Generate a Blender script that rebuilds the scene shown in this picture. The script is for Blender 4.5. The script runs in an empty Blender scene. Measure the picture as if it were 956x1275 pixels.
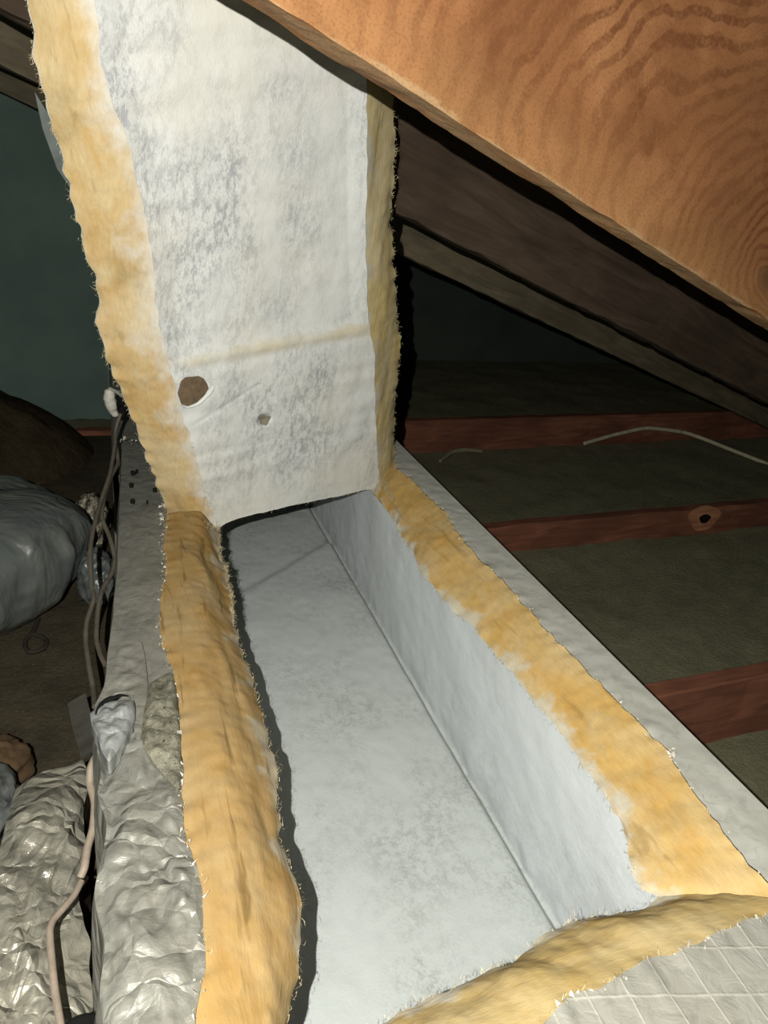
import bpy, bmesh, math, random
from mathutils import Vector, Matrix, noise, geometry

# ------------------------------------------------------------------ camera
S = 0.48                      # metres per working unit (camera height above the duct top)
Z0 = 1.89                     # attic floor lies this many units below the camera
F = 950.0                     # focal length in pixels of a 956x1275 frame
CX, CY = 478.0, 637.5
AY = Vector((-0.31700467, 0.40931427, -0.85555238)).normalized()   # along the duct, in camera axes
AX = Vector((0.94413717, 0.05052134, -0.32565719))
AX = (AX - AY*AX.dot(AY)).normalized()
AZ = AX.cross(AY).normalized()

def W(p):                      # working units -> metres
    return Vector((p[0]*S, p[1]*S, (p[2]+Z0)*S))

cam_d = bpy.data.cameras.new('camera'); cam = bpy.data.objects.new('camera', cam_d)
bpy.context.scene.collection.objects.link(cam)
M3 = Matrix((AX, AY, AZ))      # camera axes -> world
cam.matrix_world = Matrix.Translation(W((0,0,0))) @ M3.to_4x4()
cam_d.sensor_fit = 'VERTICAL'; cam_d.sensor_height = 24.0
cam_d.lens = F*24.0/1275.0
cam_d.clip_start = 0.01; cam_d.clip_end = 50
bpy.context.scene.camera = cam

# ------------------------------------------------------------------ world, flash, exposure
wd = bpy.data.worlds.new('attic_dark'); bpy.context.scene.world = wd; wd.use_nodes = True
wd.node_tree.nodes['Background'].inputs[0].default_value = (0.35,0.5,0.45,1)
wd.node_tree.nodes['Background'].inputs[1].default_value = 0.008
fl_d = bpy.data.lights.new('phone_flash', 'POINT'); fl_d.energy = 20.0
fl_d.color = (1.0, 0.975, 0.90); fl_d.shadow_soft_size = 0.0022
fl = bpy.data.objects.new('phone_flash', fl_d); bpy.context.scene.collection.objects.link(fl)
fo = M3 @ Vector((-0.088, 0.058, 0.14)); fl.location = W(fo)
sc = bpy.context.scene
sc.view_settings.view_transform = 'Standard'; sc.view_settings.look = 'None'
sc.view_settings.gamma = 1; sc.view_settings.exposure = 2.0
sc.view_settings.use_curve_mapping = False

# ------------------------------------------------------------------ helpers
COL = sc.collection
rnd = random.Random(7)
V = Vector

def ray(x, y):
    return M3 @ Vector((x-CX, -(y-CY), -F))
def onz(x, y, z):
    d = ray(x, y); return d*(z/d.z)
def onY(x, y, Y):
    d = ray(x, y); return d*(Y/d.y)
def onplane(x, y, p0, n):
    d = ray(x, y); return d*(p0.dot(n)/d.dot(n))
def nz(p, s, k=0.0):
    return noise.noise(Vector((p[0]*s+k, p[1]*s-k, p[2]*s+2*k)))
def fbm(p, s, k=0.0, o=3):
    r = 0; a = 1
    for i in range(o):
        r += a*nz(p, s*2**i, k+3.1*i); a *= .5
    return r
def ridge(p, s, k=0.0, o=3):
    r = 0; a = 1
    for i in range(o):
        r += a*(1-2.2*abs(nz(p, s*2**i, k+5.7*i))); a *= .5
    return r/1.75 - .45
def crumple(p, s, k=0.0):
    # flat facets meeting in sharp folds
    q = Vector((p[0]*s+k, p[1]*s-k, p[2]*s)) + noise.noise_vector(Vector(p)*s*.6)*.5
    d, pts = noise.voronoi(q)
    return (d[1]-d[0])*.9 + .5*nz(p, s*.7, k+3) - .25

def empty(name, loc, label, cat, group=None):
    o = bpy.data.objects.new(name, None); COL.objects.link(o); o.location = W(loc)
    o.empty_display_size = .05
    tag(o, label, cat, group); return o
def tag(o, label, cat, group=None):
    o['label'] = label; o['category'] = cat
    if group: o['group'] = group
    return o
def struct(o): o['kind'] = 'structure'; return o

def world_loc(o):
    l = o.location.copy()
    while o.parent: o = o.parent; l += o.location
    return l

class MB:
    def __init__(s): s.v = []; s.f = []; s.c = []
    def add(s, verts, faces, col=None):
        b = len(s.v); s.v += [Vector(v) for v in verts]
        s.f += [tuple(i+b for i in f) for f in faces]
        s.c += (col if col else [0.0]*len(verts))
    def grid(s, rows, col=None, flip=False):
        n = len(rows); m = len(rows[0]); vs = [p for r in rows for p in r]; fs = []
        for i in range(n-1):
            for j in range(m-1):
                a = i*m+j
                q = (a, a+1, a+m+1, a+m)
                fs.append(q[::-1] if flip else q)
        s.add(vs, fs, col)
    def box(s, lo, hi):
        x0,y0,z0 = lo; x1,y1,z1 = hi
        s.add([(x0,y0,z0),(x1,y0,z0),(x1,y1,z0),(x0,y1,z0),(x0,y0,z1),(x1,y0,z1),(x1,y1,z1),(x0,y1,z1)],
              [(0,3,2,1),(4,5,6,7),(0,1,5,4),(1,2,6,5),(2,3,7,6),(3,0,4,7)])
    def tube(s, pts, r, n=8):
        rings = []
        for i, p in enumerate(pts):
            t = (pts[min(i+1,len(pts)-1)] - pts[max(i-1,0)]).normalized()
            a = t.cross(Vector((.13,.21,1))).normalized(); b = t.cross(a)
            rr = r[i] if isinstance(r, (list,tuple)) else r
            rings.append([p + (a*math.cos(2*math.pi*k/n)+b*math.sin(2*math.pi*k/n))*rr for k in range(n+1)])
        s.grid(rings)
        for e, c in ((0, rings[0]), (1, rings[-1])):
            s.add(c[:-1], [tuple(range(n)) if e else tuple(range(n))[::-1]])
    def build(s, name, mat, parent=None, smooth=True, origin=None):
        me = bpy.data.meshes.new(name)
        if parent: off = world_loc(parent)
        elif origin is not None: off = W(origin)
        else: off = Vector((0,0,0))
        me.from_pydata([W(v)-off for v in s.v], [], s.f)
        at = me.attributes.new('fade', 'FLOAT', 'POINT'); at.data.foreach_set('value', s.c)
        if smooth: me.polygons.foreach_set('use_smooth', [True]*len(s.f))
        me.materials.append(mat); me.update()
        o = bpy.data.objects.new(name, me); COL.objects.link(o)
        if parent: o.parent = parent
        elif origin is not None: o.location = off
        return o

def resample(P, n):
    P = [Vector(p) for p in P]
    L = [0]
    for a, b in zip(P, P[1:]): L.append(L[-1]+(b-a).length)
    out = []; j = 0
    for i in range(n):
        t = L[-1]*i/(n-1)
        while j < len(P)-2 and L[j+1] < t: j += 1
        d = (L[j+1]-L[j]) or 1e-9
        u = (t-L[j])/d
        p0 = P[max(j-1,0)]; p1 = P[j]; p2 = P[j+1]; p3 = P[min(j+2,len(P)-1)]
        # Catmull-Rom, softened
        u2=u*u; u3=u2*u
        cr = .5*((2*p1)+(p2-p0)*u+(2*p0-5*p1+4*p2-p3)*u2+(3*p1-p0-3*p2+p3)*u3)
        out.append(cr*.6 + p1.lerp(p2, u)*.4)
    return out
def jag(P, amp, s, k):
    return [p + Vector((nz(p,s,k), nz(p,s,k+9), nz(p,s,k+17)))*amp for p in P]
def loft(A, B, m, disp=None, ea=None):
    """rows of points from polyline A to polyline B; disp(p,u,t,normal) -> Vector"""
    n = len(A); rows = []; cols = []
    def sm(Q, w=18):
        return [sum(Q[max(0,i-min(w,i,n-1-i)):i+min(w,i,n-1-i)+1], Vector((0,0,0)))/(2*min(w,i,n-1-i)+1) for i in range(n)]
    SA = sm(A); SB = sm(B)
    for i in range(n):
        t = (SA[min(i+12,n-1)]-SA[max(i-12,0)]).normalized()
        nn = t.cross(B[i]-A[i]).normalized()
        if nn.z < 0 and abs(nn.z) > .1: nn = -nn
        row = []
        for j in range(m):
            u = j/(m-1); p = SA[i].lerp(SB[i], u) + (A[i]-SA[i])*(1-u)**7 + (B[i]-SB[i])*u**7
            if disp: p = p + disp(p, u, i/(n-1), nn)
            row.append(p); cols.append(u)
        rows.append(row)
    return rows, cols

# ------------------------------------------------------------------ materials
def mat(name):
    m = bpy.data.materials.new(name); m.use_nodes = True
    nt = m.node_tree; return m, nt, nt.nodes['Principled BSDF']
def N(nt, t, **k):
    n = nt.nodes.new(t)
    for a, b in k.items():
        if a.startswith('i_'): n.inputs[a[2:].replace('_',' ')].default_value = b
        else: setattr(n, a, b)
    return n
def coord(nt, scale=(1,1,1), rot=(0,0,0), loc=(0,0,0)):
    tc = N(nt, 'ShaderNodeTexCoord'); mp = N(nt, 'ShaderNodeMapping')
    mp.inputs['Scale'].default_value = scale; mp.inputs['Rotation'].default_value = rot; mp.inputs['Location'].default_value = loc
    nt.links.new(tc.outputs['Object'], mp.inputs['Vector']); return mp.outputs['Vector']
def noi(nt, vec, scale, detail=4, rough=.6, dist=0):
    n = N(nt, 'ShaderNodeTexNoise'); n.inputs['Scale'].default_value = scale
    n.inputs['Detail'].default_value = detail; n.inputs['Roughness'].default_value = rough; n.inputs['Distortion'].default_value = dist
    nt.links.new(vec, n.inputs['Vector']); return n.outputs['Fac']
def ramp(nt, fac, stops, interp='LINEAR'):
    r = N(nt, 'ShaderNodeValToRGB'); r.color_ramp.interpolation = interp
    e = r.color_ramp.elements
    while len(e) < len(stops): e.new(.5)
    for x, (p, c) in zip(e, stops):
        x.position = p; x.color = (c[0], c[1], c[2], 1) if hasattr(c, '__len__') else (c, c, c, 1)
    nt.links.new(fac, r.inputs['Fac']); return r.outputs['Color']
def mix(nt, fac, a, b, mode='MIX'):
    n = N(nt, 'ShaderNodeMix', data_type='RGBA', blend_type=mode)
    for sck, v in ((n.inputs[0], fac), (n.inputs[6], a), (n.inputs[7], b)):
        if hasattr(v, 'is_output') or isinstance(v, bpy.types.NodeSocket): nt.links.new(v, sck)
        elif hasattr(v, '__len__'): sck.default_value = (v[0], v[1], v[2], 1)
        else: sck.default_value = v
    return n.outputs[2]
def math_(nt, op, a, b=None, clamp=False):
    n = N(nt, 'ShaderNodeMath', operation=op, use_clamp=clamp)
    for i, v in enumerate((a, b)):
        if v is None: continue
        if isinstance(v, bpy.types.NodeSocket): nt.links.new(v, n.inputs[i])
        else: n.inputs[i].default_value = v
    return n.outputs[0]
def bump(nt, bs, h, strength=.5, dist=.002, prev=None):
    b = N(nt, 'ShaderNodeBump'); b.inputs['Strength'].default_value = strength; b.inputs['Distance'].default_value = dist
    nt.links.new(h, b.inputs['Height'])
    if prev: nt.links.new(prev, b.inputs['Normal'])
    nt.links.new(b.outputs[0], bs.inputs['Normal']); return b.outputs[0]
ALB = .65                     # overall reflectance of the dusty attic, against the flash power above
def setc(nt, bs, c, rough=.9, spec=.2, metal=0):
    c = mix(nt, 1.0, c, (ALB, ALB, ALB), 'MULTIPLY') if isinstance(c, bpy.types.NodeSocket) else [x*ALB for x in c[:3]]
    if isinstance(c, bpy.types.NodeSocket): nt.links.new(c, bs.inputs['Base Color'])
    else: bs.inputs['Base Color'].default_value = (c[0], c[1], c[2], 1)
    if isinstance(rough, bpy.types.NodeSocket): nt.links.new(rough, bs.inputs['Roughness'])
    else: bs.inputs['Roughness'].default_value = rough
    bs.inputs['Specular IOR Level'].default_value = spec
    if isinstance(metal, bpy.types.NodeSocket): nt.links.new(metal, bs.inputs['Metallic'])
    else: bs.inputs['Metallic'].default_value = metal

def liner_mat(name, light, grey, amount, stretch=(1,1,1), big=9, warm=None):
    m, nt, bs = mat(name)
    v = coord(nt, stretch)
    big_n = noi(nt, v, big, 4, .6, .4); fine = noi(nt, v, 420, 3, .7)
    mid = noi(nt, v, 110, 4, .75)
    patch = ramp(nt, big_n, [(.40, 0), (.66, 1)])
    sp = ramp(nt, mid, [(.46, 0), (.58, 1)])
    fs = ramp(nt, fine, [(.38, 0), (.62, 1)])
    f1 = math_(nt, 'MULTIPLY', math_(nt, 'MULTIPLY', sp, patch), amount)
    f2 = math_(nt, 'MULTIPLY', math_(nt, 'MULTIPLY', fs, math_(nt,'ADD', patch, .25)), amount*.42)
    c = mix(nt, math_(nt, 'ADD', f1, f2, True), light, grey)
    if warm:
        w = ramp(nt, noi(nt, coord(nt, (1,1,1), loc=(3,1,2)), 5, 3, .5), [(.45, 0), (.7, .8)])
        c = mix(nt, w, c, warm)
    setc(nt, bs, c, .95, .15)
    b = bump(nt, bs, fine, .25, .0012); bump(nt, bs, mid, .25, .002, b)
    return m
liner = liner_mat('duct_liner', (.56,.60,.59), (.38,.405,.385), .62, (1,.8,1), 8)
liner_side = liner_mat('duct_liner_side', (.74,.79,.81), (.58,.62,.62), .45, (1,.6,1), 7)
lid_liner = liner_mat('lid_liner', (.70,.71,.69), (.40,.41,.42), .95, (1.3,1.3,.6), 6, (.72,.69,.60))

def wool_mat(name, stretch, fade0=.80, lines=.5, deep=(.50,.27,.06), mid=(.55,.36,.12), pale=(.58,.45,.24), white=(.56,.54,.45)):
    m, nt, bs = mat(name)
    v = coord(nt, stretch); v1 = coord(nt)
    st = noi(nt, v, 26, 5, .65, .6); blot = noi(nt, v1, 14, 4, .6)
    c = ramp(nt, st, [(.22, deep), (.5, mid), (.80, pale)])
    c = mix(nt, ramp(nt, blot, [(.42, 0), (.68, .75)]), c, pale)
    dirt = ramp(nt, noi(nt, coord(nt, loc=(5,2,1)), 11, 5, .65), [(.56, 0), (.72, .55)])
    c = mix(nt, dirt, c, (.30,.24,.12))
    at = N(nt, 'ShaderNodeAttribute', attribute_name='fade')
    fz = math_(nt, 'ADD', at.outputs['Fac'], math_(nt, 'MULTIPLY', math_(nt, 'SUBTRACT', noi(nt, v1, 20, 4, .6), .5), 1.5))
    c = mix(nt, ramp(nt, fz, [(fade0, 0), (1.08, .85)]), c, white)
    ls = ramp(nt, noi(nt, coord(nt, [.35*x if x < 1 else 1 for x in stretch]), 75, 3, .55, .5), [(.30, lines), (.40, 0)])
    c = mix(nt, ls, c, [x*.5 for x in mid])
    fine = noi(nt, v, 240, 4, .75)
    c = mix(nt, ramp(nt, fine, [(.35, .22), (.6, 0)]), c, (.30,.18,.06))
    
    setc(nt, bs, c, 1, .1)
    bs.inputs['Subsurface Weight'].default_value = .0
    b = bump(nt, bs, fine, .45, .0015); bump(nt, bs, st, .3, .004, b)
    return m
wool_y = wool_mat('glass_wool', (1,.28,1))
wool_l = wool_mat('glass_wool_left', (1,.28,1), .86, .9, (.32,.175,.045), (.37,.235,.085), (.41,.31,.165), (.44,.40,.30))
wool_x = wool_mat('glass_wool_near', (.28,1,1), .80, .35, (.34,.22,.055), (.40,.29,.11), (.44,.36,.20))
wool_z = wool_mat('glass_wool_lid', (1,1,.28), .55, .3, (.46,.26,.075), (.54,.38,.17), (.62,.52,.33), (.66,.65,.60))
wool_zr = wool_mat('glass_wool_lid_right', (1,1,.22), .9, .4, (.55,.40,.13), (.62,.50,.24), (.66,.58,.38))

def foil_mat(name, base, dusty, metal=.55, rough=.42, grid=False, wr=.6, dust=.55, wscale=22, near_only=False):
    m, nt, bs = mat(name)
    v = coord(nt)
    big_n = noi(nt, v, 10, 5, .6, .5); mid = noi(nt, v, 60, 4, .65, .8); fine = noi(nt, v, 500, 2, .6)
    d = ramp(nt, big_n, [(.5-dust*.35, 0), (.85-dust*.3, 1)])
    c = mix(nt, d, base, dusty)
    c = mix(nt, ramp(nt, mid, [(.30, .35), (.5, 0)]), c, [x*.45 for x in dusty])
    h = mid
    if grid:
        g = None
        for a, sp in ((math.radians(2), .0138), (math.radians(92+12), .0165)):
            vv = coord(nt, (1,1,1), (0,0,a))
            sx = N(nt, 'ShaderNodeSeparateXYZ'); nt.links.new(vv, sx.inputs[0])
            x = math_(nt, 'ADD', sx.outputs[0], math_(nt, 'MULTIPLY', noi(nt, v, 30, 2), .002))
            q = math_(nt, 'ABSOLUTE', math_(nt, 'SUBTRACT', math_(nt, 'FRACT', math_(nt, 'DIVIDE', x, sp*2)), .5))
            l = ramp(nt, q, [(0, 1), (.045, .0)])
            g = l if g is None else math_(nt, 'MAXIMUM', g, l)
        c = mix(nt, math_(nt, 'MULTIPLY', math_(nt, 'MULTIPLY', g, ramp(nt, noi(nt, v, 35, 3), [(.3, .3), (.65, 1)])), .36), c, (.62,.60,.50))
        setc(nt, bs, c, math_(nt, 'ADD', math_(nt, 'MULTIPLY', d, .2), rough), .4, metal)
        b = bump(nt, bs, g, .35, .0012); bump(nt, bs, mid, .5, .003, b)
        return m
    setc(nt, bs, c, math_(nt, 'ADD', math_(nt, 'MULTIPLY', d, .3), rough), .4, math_(nt, 'MULTIPLY', math_(nt, 'SUBTRACT', 1.0, d), metal))
    b = bump(nt, bs, fine, .15, .0006)
    b = bump(nt, bs, mid, .5*wr, .003, b)
    vo = N(nt, 'ShaderNodeTexVoronoi', feature='DISTANCE_TO_EDGE'); vo.inputs['Scale'].default_value = wscale
    dv = N(nt, 'ShaderNodeVectorMath', operation='MULTIPLY_ADD')
    nc = N(nt, 'ShaderNodeTexNoise'); nc.inputs['Scale'].default_value = 14; nt.links.new(v, nc.inputs['Vector'])
    nt.links.new(nc.outputs['Color'], dv.inputs[0]); dv.inputs[1].default_value = (.08,.08,.08); nt.links.new(v, dv.inputs[2])
    nt.links.new(dv.outputs[0], vo.inputs['Vector'])
    hh = vo.outputs['Distance']
    if near_only:       # the wrap is crumpled near the cut and still taut further along the duct
        sy = N(nt, 'ShaderNodeSeparateXYZ'); nt.links.new(v, sy.inputs[0])
        hh = math_(nt, 'MULTIPLY', hh, ramp(nt, math_(nt, 'ADD', math_(nt, 'MULTIPLY', sy.outputs[1], 1.0), .5), [(.26, 1), (.46, .10)]))
    bump(nt, bs, hh, .7*wr, .012, b)
    return m
foil_smooth = foil_mat('duct_foil_smooth', (.50,.505,.46), (.40,.40,.35), .0, .6, False, .12, .5)
foil_grid = foil_mat('duct_foil_scrim', (.30,.30,.265), (.26,.25,.21), .0, .45, True)
foil_wrap = foil_mat('duct_foil_wrinkled', (.40,.40,.355), (.15,.145,.12), .65, .32, False, 1.0, .58, 34, True)
foil_batt = foil_mat('batt_foil', (.56,.54,.45), (.23,.215,.165), .75, .28, False, 1.15, .45, 36)
tape_m = foil_mat('foil_tape', (.40,.42,.42), (.26,.26,.23), .5, .30, False, .8, .4, 30)
crumb_m = foil_mat('foil_crumb', (.70,.68,.60), (.55,.50,.40), .3, .4, False, .3, .4)

def plain(name, c, rough=.9, spec=.2, metal=0, s=40, amt=.5, bs_=.3, bd=.003):
    m, nt, b = mat(name); v = coord(nt)
    n = noi(nt, v, s, 5, .65)
    cc = mix(nt, ramp(nt, n, [(.35, 0), (.7, amt)]), c, [x*.35 for x in c])
    setc(nt, b, cc, rough, spec, metal); bump(nt, b, n, bs_, bd); return m
def dust_mat(name, a, b_, sp, s=18):
    m, nt, bs = mat(name); v = coord(nt)
    c = mix(nt, ramp(nt, noi(nt, v, s, 6, .7), [(.38, 0), (.66, 1)]), a, b_)
    sn = noi(nt, v, 260, 2, .5)
    c = mix(nt, ramp(nt, sn, [(.70, 0), (.74, .8)]), c, sp)
    c = mix(nt, ramp(nt, sn, [(.28, .8), (.33, 0)]), c, (.01,.01,.008))
    setc(nt, bs, c, .95, .1); bump(nt, bs, noi(nt, v, 90, 6, .75), .8, .006); return m
floor_m = dust_mat('attic_dust', (.30,.285,.175), (.22,.215,.135), (.5,.46,.34))
deck_m = dust_mat('plywood_dust', (.085,.070,.044), (.045,.038,.026), (.2,.17,.12), 14)
patch_m = dust_mat('adhesive_residue', (.30,.29,.22), (.085,.08,.058), (.5,.48,.4), 60)
wall_m = plain('attic_wall_haze', (.20,.29,.25), .95, .1, 0, 1.6, .6)  # teal haze lit by the flash is put into this wall colour
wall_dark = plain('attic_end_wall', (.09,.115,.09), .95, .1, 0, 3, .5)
cable_m = plain('cable_sheath', (.115,.098,.075), .6, .3, 0, 60, .6)
cable_p = plain('cable_sheath_pale', (.33,.27,.21), .6, .3, 0, 60, .4)
wire_m = plain('rusty_wire', (.035,.028,.02), .8, .2)
white_m = plain('white_tape', (.62,.60,.52), .7, .3, 0, 120, .35)
twig_m = plain('pale_twig', (.75,.68,.48), .9, .2)
black_m = plain('black_hole', (.008,.008,.007), .9, .1)
brown_m = plain('brown_paper', (.10,.065,.035), .9, .1, 0, 25)
brownfuzz_m = plain('dirty_wool', (.17,.12,.075), 1, .1, 0, 130, .5, .8, .003)
mound_m = plain('old_insulation', (.055,.042,.024), 1, .05, 0, 20, .6, .8, .02)
fibre_m = plain('loose_fibre', (.66,.55,.34), .8, .3)
dark_board_m = plain('dark_board', (.12,.115,.095), .9, .1)

def bag_mat():
    m, nt, bs = mat('black_plastic'); v = coord(nt, (1,1,.30)); v1 = coord(nt)
    setc(nt, bs, mix(nt, ramp(nt, noi(nt, v1, 14, 4), [(.4,0),(.7,1)]), (.10,.115,.11), (.15,.155,.14)), .36, .7)
    b = bump(nt, bs, noi(nt, v, 16, 3, .5, .5), .55, .03); bump(nt, bs, noi(nt, v1, 120, 3, .6), .15, .002, b)
    return m
bag_m = bag_mat()
def clear_mat():
    m, nt, bs = mat('crinkled_film'); v = coord(nt)
    setc(nt, bs, mix(nt, ramp(nt, noi(nt, v, 50, 5, .7), [(.45,0),(.6,1)]), (.05,.045,.03), (.38,.34,.25)), .25, .7)
    bump(nt, bs, noi(nt, v, 60, 4, .6, 1), .9, .01); return m
film_m = clear_mat()

def wood_mat(name, light, mid, dark, kind='long', knot=(0,0,0), spec=.2):
    m, nt, bs = mat(name)
    v = coord(nt, (.12,1,1) if kind == 'long' else (1,1,1)); v1 = coord(nt)
    if kind == 'rings':
        vk = coord(nt, (.80,0,1.15), (0,0,0), (-knot[0]*.80, 0, -knot[2]*1.15))
        ln = N(nt, 'ShaderNodeVectorMath', operation='LENGTH'); nt.links.new(vk, ln.inputs[0])
        d = math_(nt, 'ADD', ln.outputs['Value'], math_(nt, 'MULTIPLY', math_(nt,'SUBTRACT', noi(nt, v1, 7, 3, .55), .5), .11))
        d = math_(nt, 'ADD', d, math_(nt, 'MULTIPLY', math_(nt,'SUBTRACT', noi(nt, v1, 60, 3, .6), .5), .006))
        wv = math_(nt, 'SINE', math_(nt, 'MULTIPLY', math_(nt, 'POWER', d, .8), 290))
        wv = math_(nt, 'ADD', math_(nt, 'MULTIPLY', wv, .5), .5)
        rings = ramp(nt, wv, [(.45, 0), (.80, 1)])
        brk = ramp(nt, noi(nt, v1, 150, 5, .8), [(.36, .1), (.54, 1)])
        far = ramp(nt, noi(nt, v1, 6, 3, .5), [(.38, .42), (.58, 1)])
        rr = math_(nt, 'MULTIPLY', math_(nt, 'MULTIPLY', rings, brk), far)
        blot = noi(nt, v1, 9, 4, .6, .5)
        c = ramp(nt, blot, [(.30, light), (.5, mid), (.72, [x*.72 for x in mid])])
        c = mix(nt, math_(nt, 'MULTIPLY', rr, .85), c, dark)
        kc = ramp(nt, ln.outputs['Value'], [(.010, 1), (.022, 0)])
        c = mix(nt, kc, c, (.05,.025,.012))
        stn = math_(nt, 'MULTIPLY', ramp(nt, noi(nt, coord(nt, loc=(2,0,1)), 8, 5, .65, .6), [(.52, 0), (.60, 1)]), ramp(nt, noi(nt, v1, 180, 4, .8), [(.3, .3), (.6, .9)]))
        c = mix(nt, math_(nt, 'MULTIPLY', stn, .55), c, dark)
        sz = N(nt, 'ShaderNodeSeparateXYZ'); nt.links.new(v1, sz.inputs[0])
        ed = math_(nt, 'ADD', sz.outputs[2], math_(nt, 'MULTIPLY', math_(nt,'SUBTRACT', noi(nt, coord(nt, (.3,1,1)), 40, 4, .7), .5), .03))
        c = mix(nt, ramp(nt, ed, [(.0, .6), (.004, 0)]), c, (.36,.28,.17))
        c = mix(nt, ramp(nt, math_(nt,'ADD', ed, .0), [(.0, .35), (.07, 0)]), c, (.42,.23,.09))
        c = mix(nt, ramp(nt, noi(nt, v1, 400, 2, .6), [(.35, .35), (.5, 0)]), c, dark)
        setc(nt, bs, c, .8, spec)
        b = bump(nt, bs, rr, -.6, .002); bump(nt, bs, noi(nt, v1, 300, 3, .7), .25, .0008, b)
        return m
    g = noi(nt, v, 40, 5, .6, 1.0); big_n = noi(nt, v1, 6, 3, .6)
    c = ramp(nt, g, [(.30, dark), (.5, mid), (.72, light)])
    c = mix(nt, ramp(nt, big_n, [(.4, 0), (.7, .7)]), c, dark)
    setc(nt, bs, c, .85, spec); bump(nt, bs, g, .3, .002)
    return m

# ------------------------------------------------------------------ roof timbers
D = Vector((1, .2, -.344)); DH = Vector((1, .2, 0)).normalized()
Dn = D.normalized(); NY = Vector((-.2, 1, 0)).normalized(); UP = Dn.cross(NY)*-1
if UP.z < 0: UP = -UP
ZB = .385
def rafter_point(c, X):     # a point of the lower front edge of the rafter whose face is Y-.2X=c
    Y = c + .2*X; return Vector((X, Y, ZB - .344*(X + .2*Y)/1.04))
def rafter(c, X0, X1, matl, label, thick=.08, height=.56, rough=.0, seg=60, group='roof rafters'):
    a = rafter_point(c, X0); L = (rafter_point(c, X1)-a).length
    dirv = (rafter_point(c, X1)-a).normalized(); up = NY.cross(dirv)
    if up.z < 0: up = -up
    mb = MB(); ny = 5; nzv = 14
    # a closed, slightly uneven plank: cross section ring swept along the length, in local axes
    ring = []
    for j in range(nzv+1): ring.append((0, height*j/nzv))
    for j in range(1, ny+1): ring.append((thick*j/ny, height))
    for j in range(nzv-1, -1, -1): ring.append((thick, height*j/nzv))
    for j in range(ny-1, 0, -1): ring.append((thick*j/ny, 0))
    rows = []
    for i in range(seg+1):
        x = L*i/seg; row = []
        for (y, z) in ring + ring[:1]:
            p = Vector((x, y, z))
            if z < 1e-6 or (z < height/nzv*1.01):
                w = rough*max(0, fbm((x*1.0+c*3, y, 0), 9, c)+.15)
                if z < 1e-6: p.z += w
            p.y += rough*.25*fbm((x, y*2, z), 5, c+4)
            row.append(p)
        rows.append(row)
    mb.grid(rows)
    n = len(ring)
    mb.add(rows[0][:-1], [tuple(range(n))]); mb.add(rows[-1][:-1], [tuple(range(n))[::-1]])
    me = bpy.data.meshes.new('roof_rafter'); me.from_pydata([v*S for v in mb.v], [], mb.f)
    me.materials.append(matl); me.update()
    o = bpy.data.objects.new('roof_rafter', me); COL.objects.link(o)
    R3 = Matrix((dirv, NY, up)).transposed()
    o.matrix_world = Matrix.Translation(W(a)) @ R3.to_4x4()
    tag(o, label, 'rafter', group)
    return o, a, dirv, up
# knot of the near rafter, in its own axes
_a = rafter_point(1.27, -1.2); _d = (rafter_point(1.27, 2)-_a).normalized(); _u = NY.cross(_d)
if _u.z < 0: _u = -_u
_k = onplane(958, 348, Vector((0,1.27,0)), NY) - _a
KN = (_k.dot(_d)*S, 0, _k.dot(_u)*S)
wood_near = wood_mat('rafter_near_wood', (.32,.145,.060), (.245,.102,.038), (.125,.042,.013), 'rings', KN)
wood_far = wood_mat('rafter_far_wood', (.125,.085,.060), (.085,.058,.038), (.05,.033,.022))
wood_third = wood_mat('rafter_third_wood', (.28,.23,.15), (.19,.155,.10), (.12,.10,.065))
joist_m = wood_mat('joist_wood', (.36,.15,.085), (.25,.095,.055), (.14,.055,.033))
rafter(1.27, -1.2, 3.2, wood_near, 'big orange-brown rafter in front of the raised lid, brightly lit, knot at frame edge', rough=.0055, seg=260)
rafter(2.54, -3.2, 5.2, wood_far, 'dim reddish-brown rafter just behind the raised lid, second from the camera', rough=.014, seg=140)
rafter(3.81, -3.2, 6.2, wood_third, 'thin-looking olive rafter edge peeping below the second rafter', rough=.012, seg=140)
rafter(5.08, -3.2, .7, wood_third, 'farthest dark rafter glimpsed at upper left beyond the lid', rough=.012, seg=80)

# roof deck over the rafters
mb = MB(); rows = []
for Y in (-2.2, 9.0):
    row = []
    for X in (-3.6, 7.6):
        row.append(Vector((X, Y, ZB + .60 - .344*(X+.2*Y)/1.04)))
    rows.append(row)
mb.grid(rows); mb.grid([[p+Vector((0,0,.05)) for p in r] for r in rows], flip=True)
struct(mb.build('ceiling', dark_board_m, None, False))
# walls and floor
def slab(name, lo, hi, m):
    b = MB(); b.box(lo, hi); return struct(b.build(name, m, None, False))
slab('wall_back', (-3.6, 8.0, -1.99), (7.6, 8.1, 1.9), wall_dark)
slab('wall_haze', (-3.6, 5.9, -1.99), (.9, 6.0, 1.9), wall_m)  # added panel, its teal face stands in for flash-lit haze at left
slab('wall_left', (-3.7, -2.2, -1.99), (-3.6, 8.1, 2.4), wall_m)
slab('wall_right', (7.0, -2.2, -1.99), (7.1, 8.1, .3), wall_m)
slab('wall_front', (-3.6, -2.3, -1.99), (7.1, -2.2, 2.4), wall_m)
mb = MB(); rows = []
for i in range(121):
    row = []
    for j in range(141):
        x = -3.6 + 10.6*j/140; y = -2.2 + 10.2*i/120
        h = .02*fbm((x,y,0), 2.2, 3) + .012*fbm((x,y,0), 9, 8)
        row.append(Vector((x, y, -1.89 + max(0, h+.01))))
    rows.append(row)
mb.grid(rows)
struct(mb.build('floor', floor_m))

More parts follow.
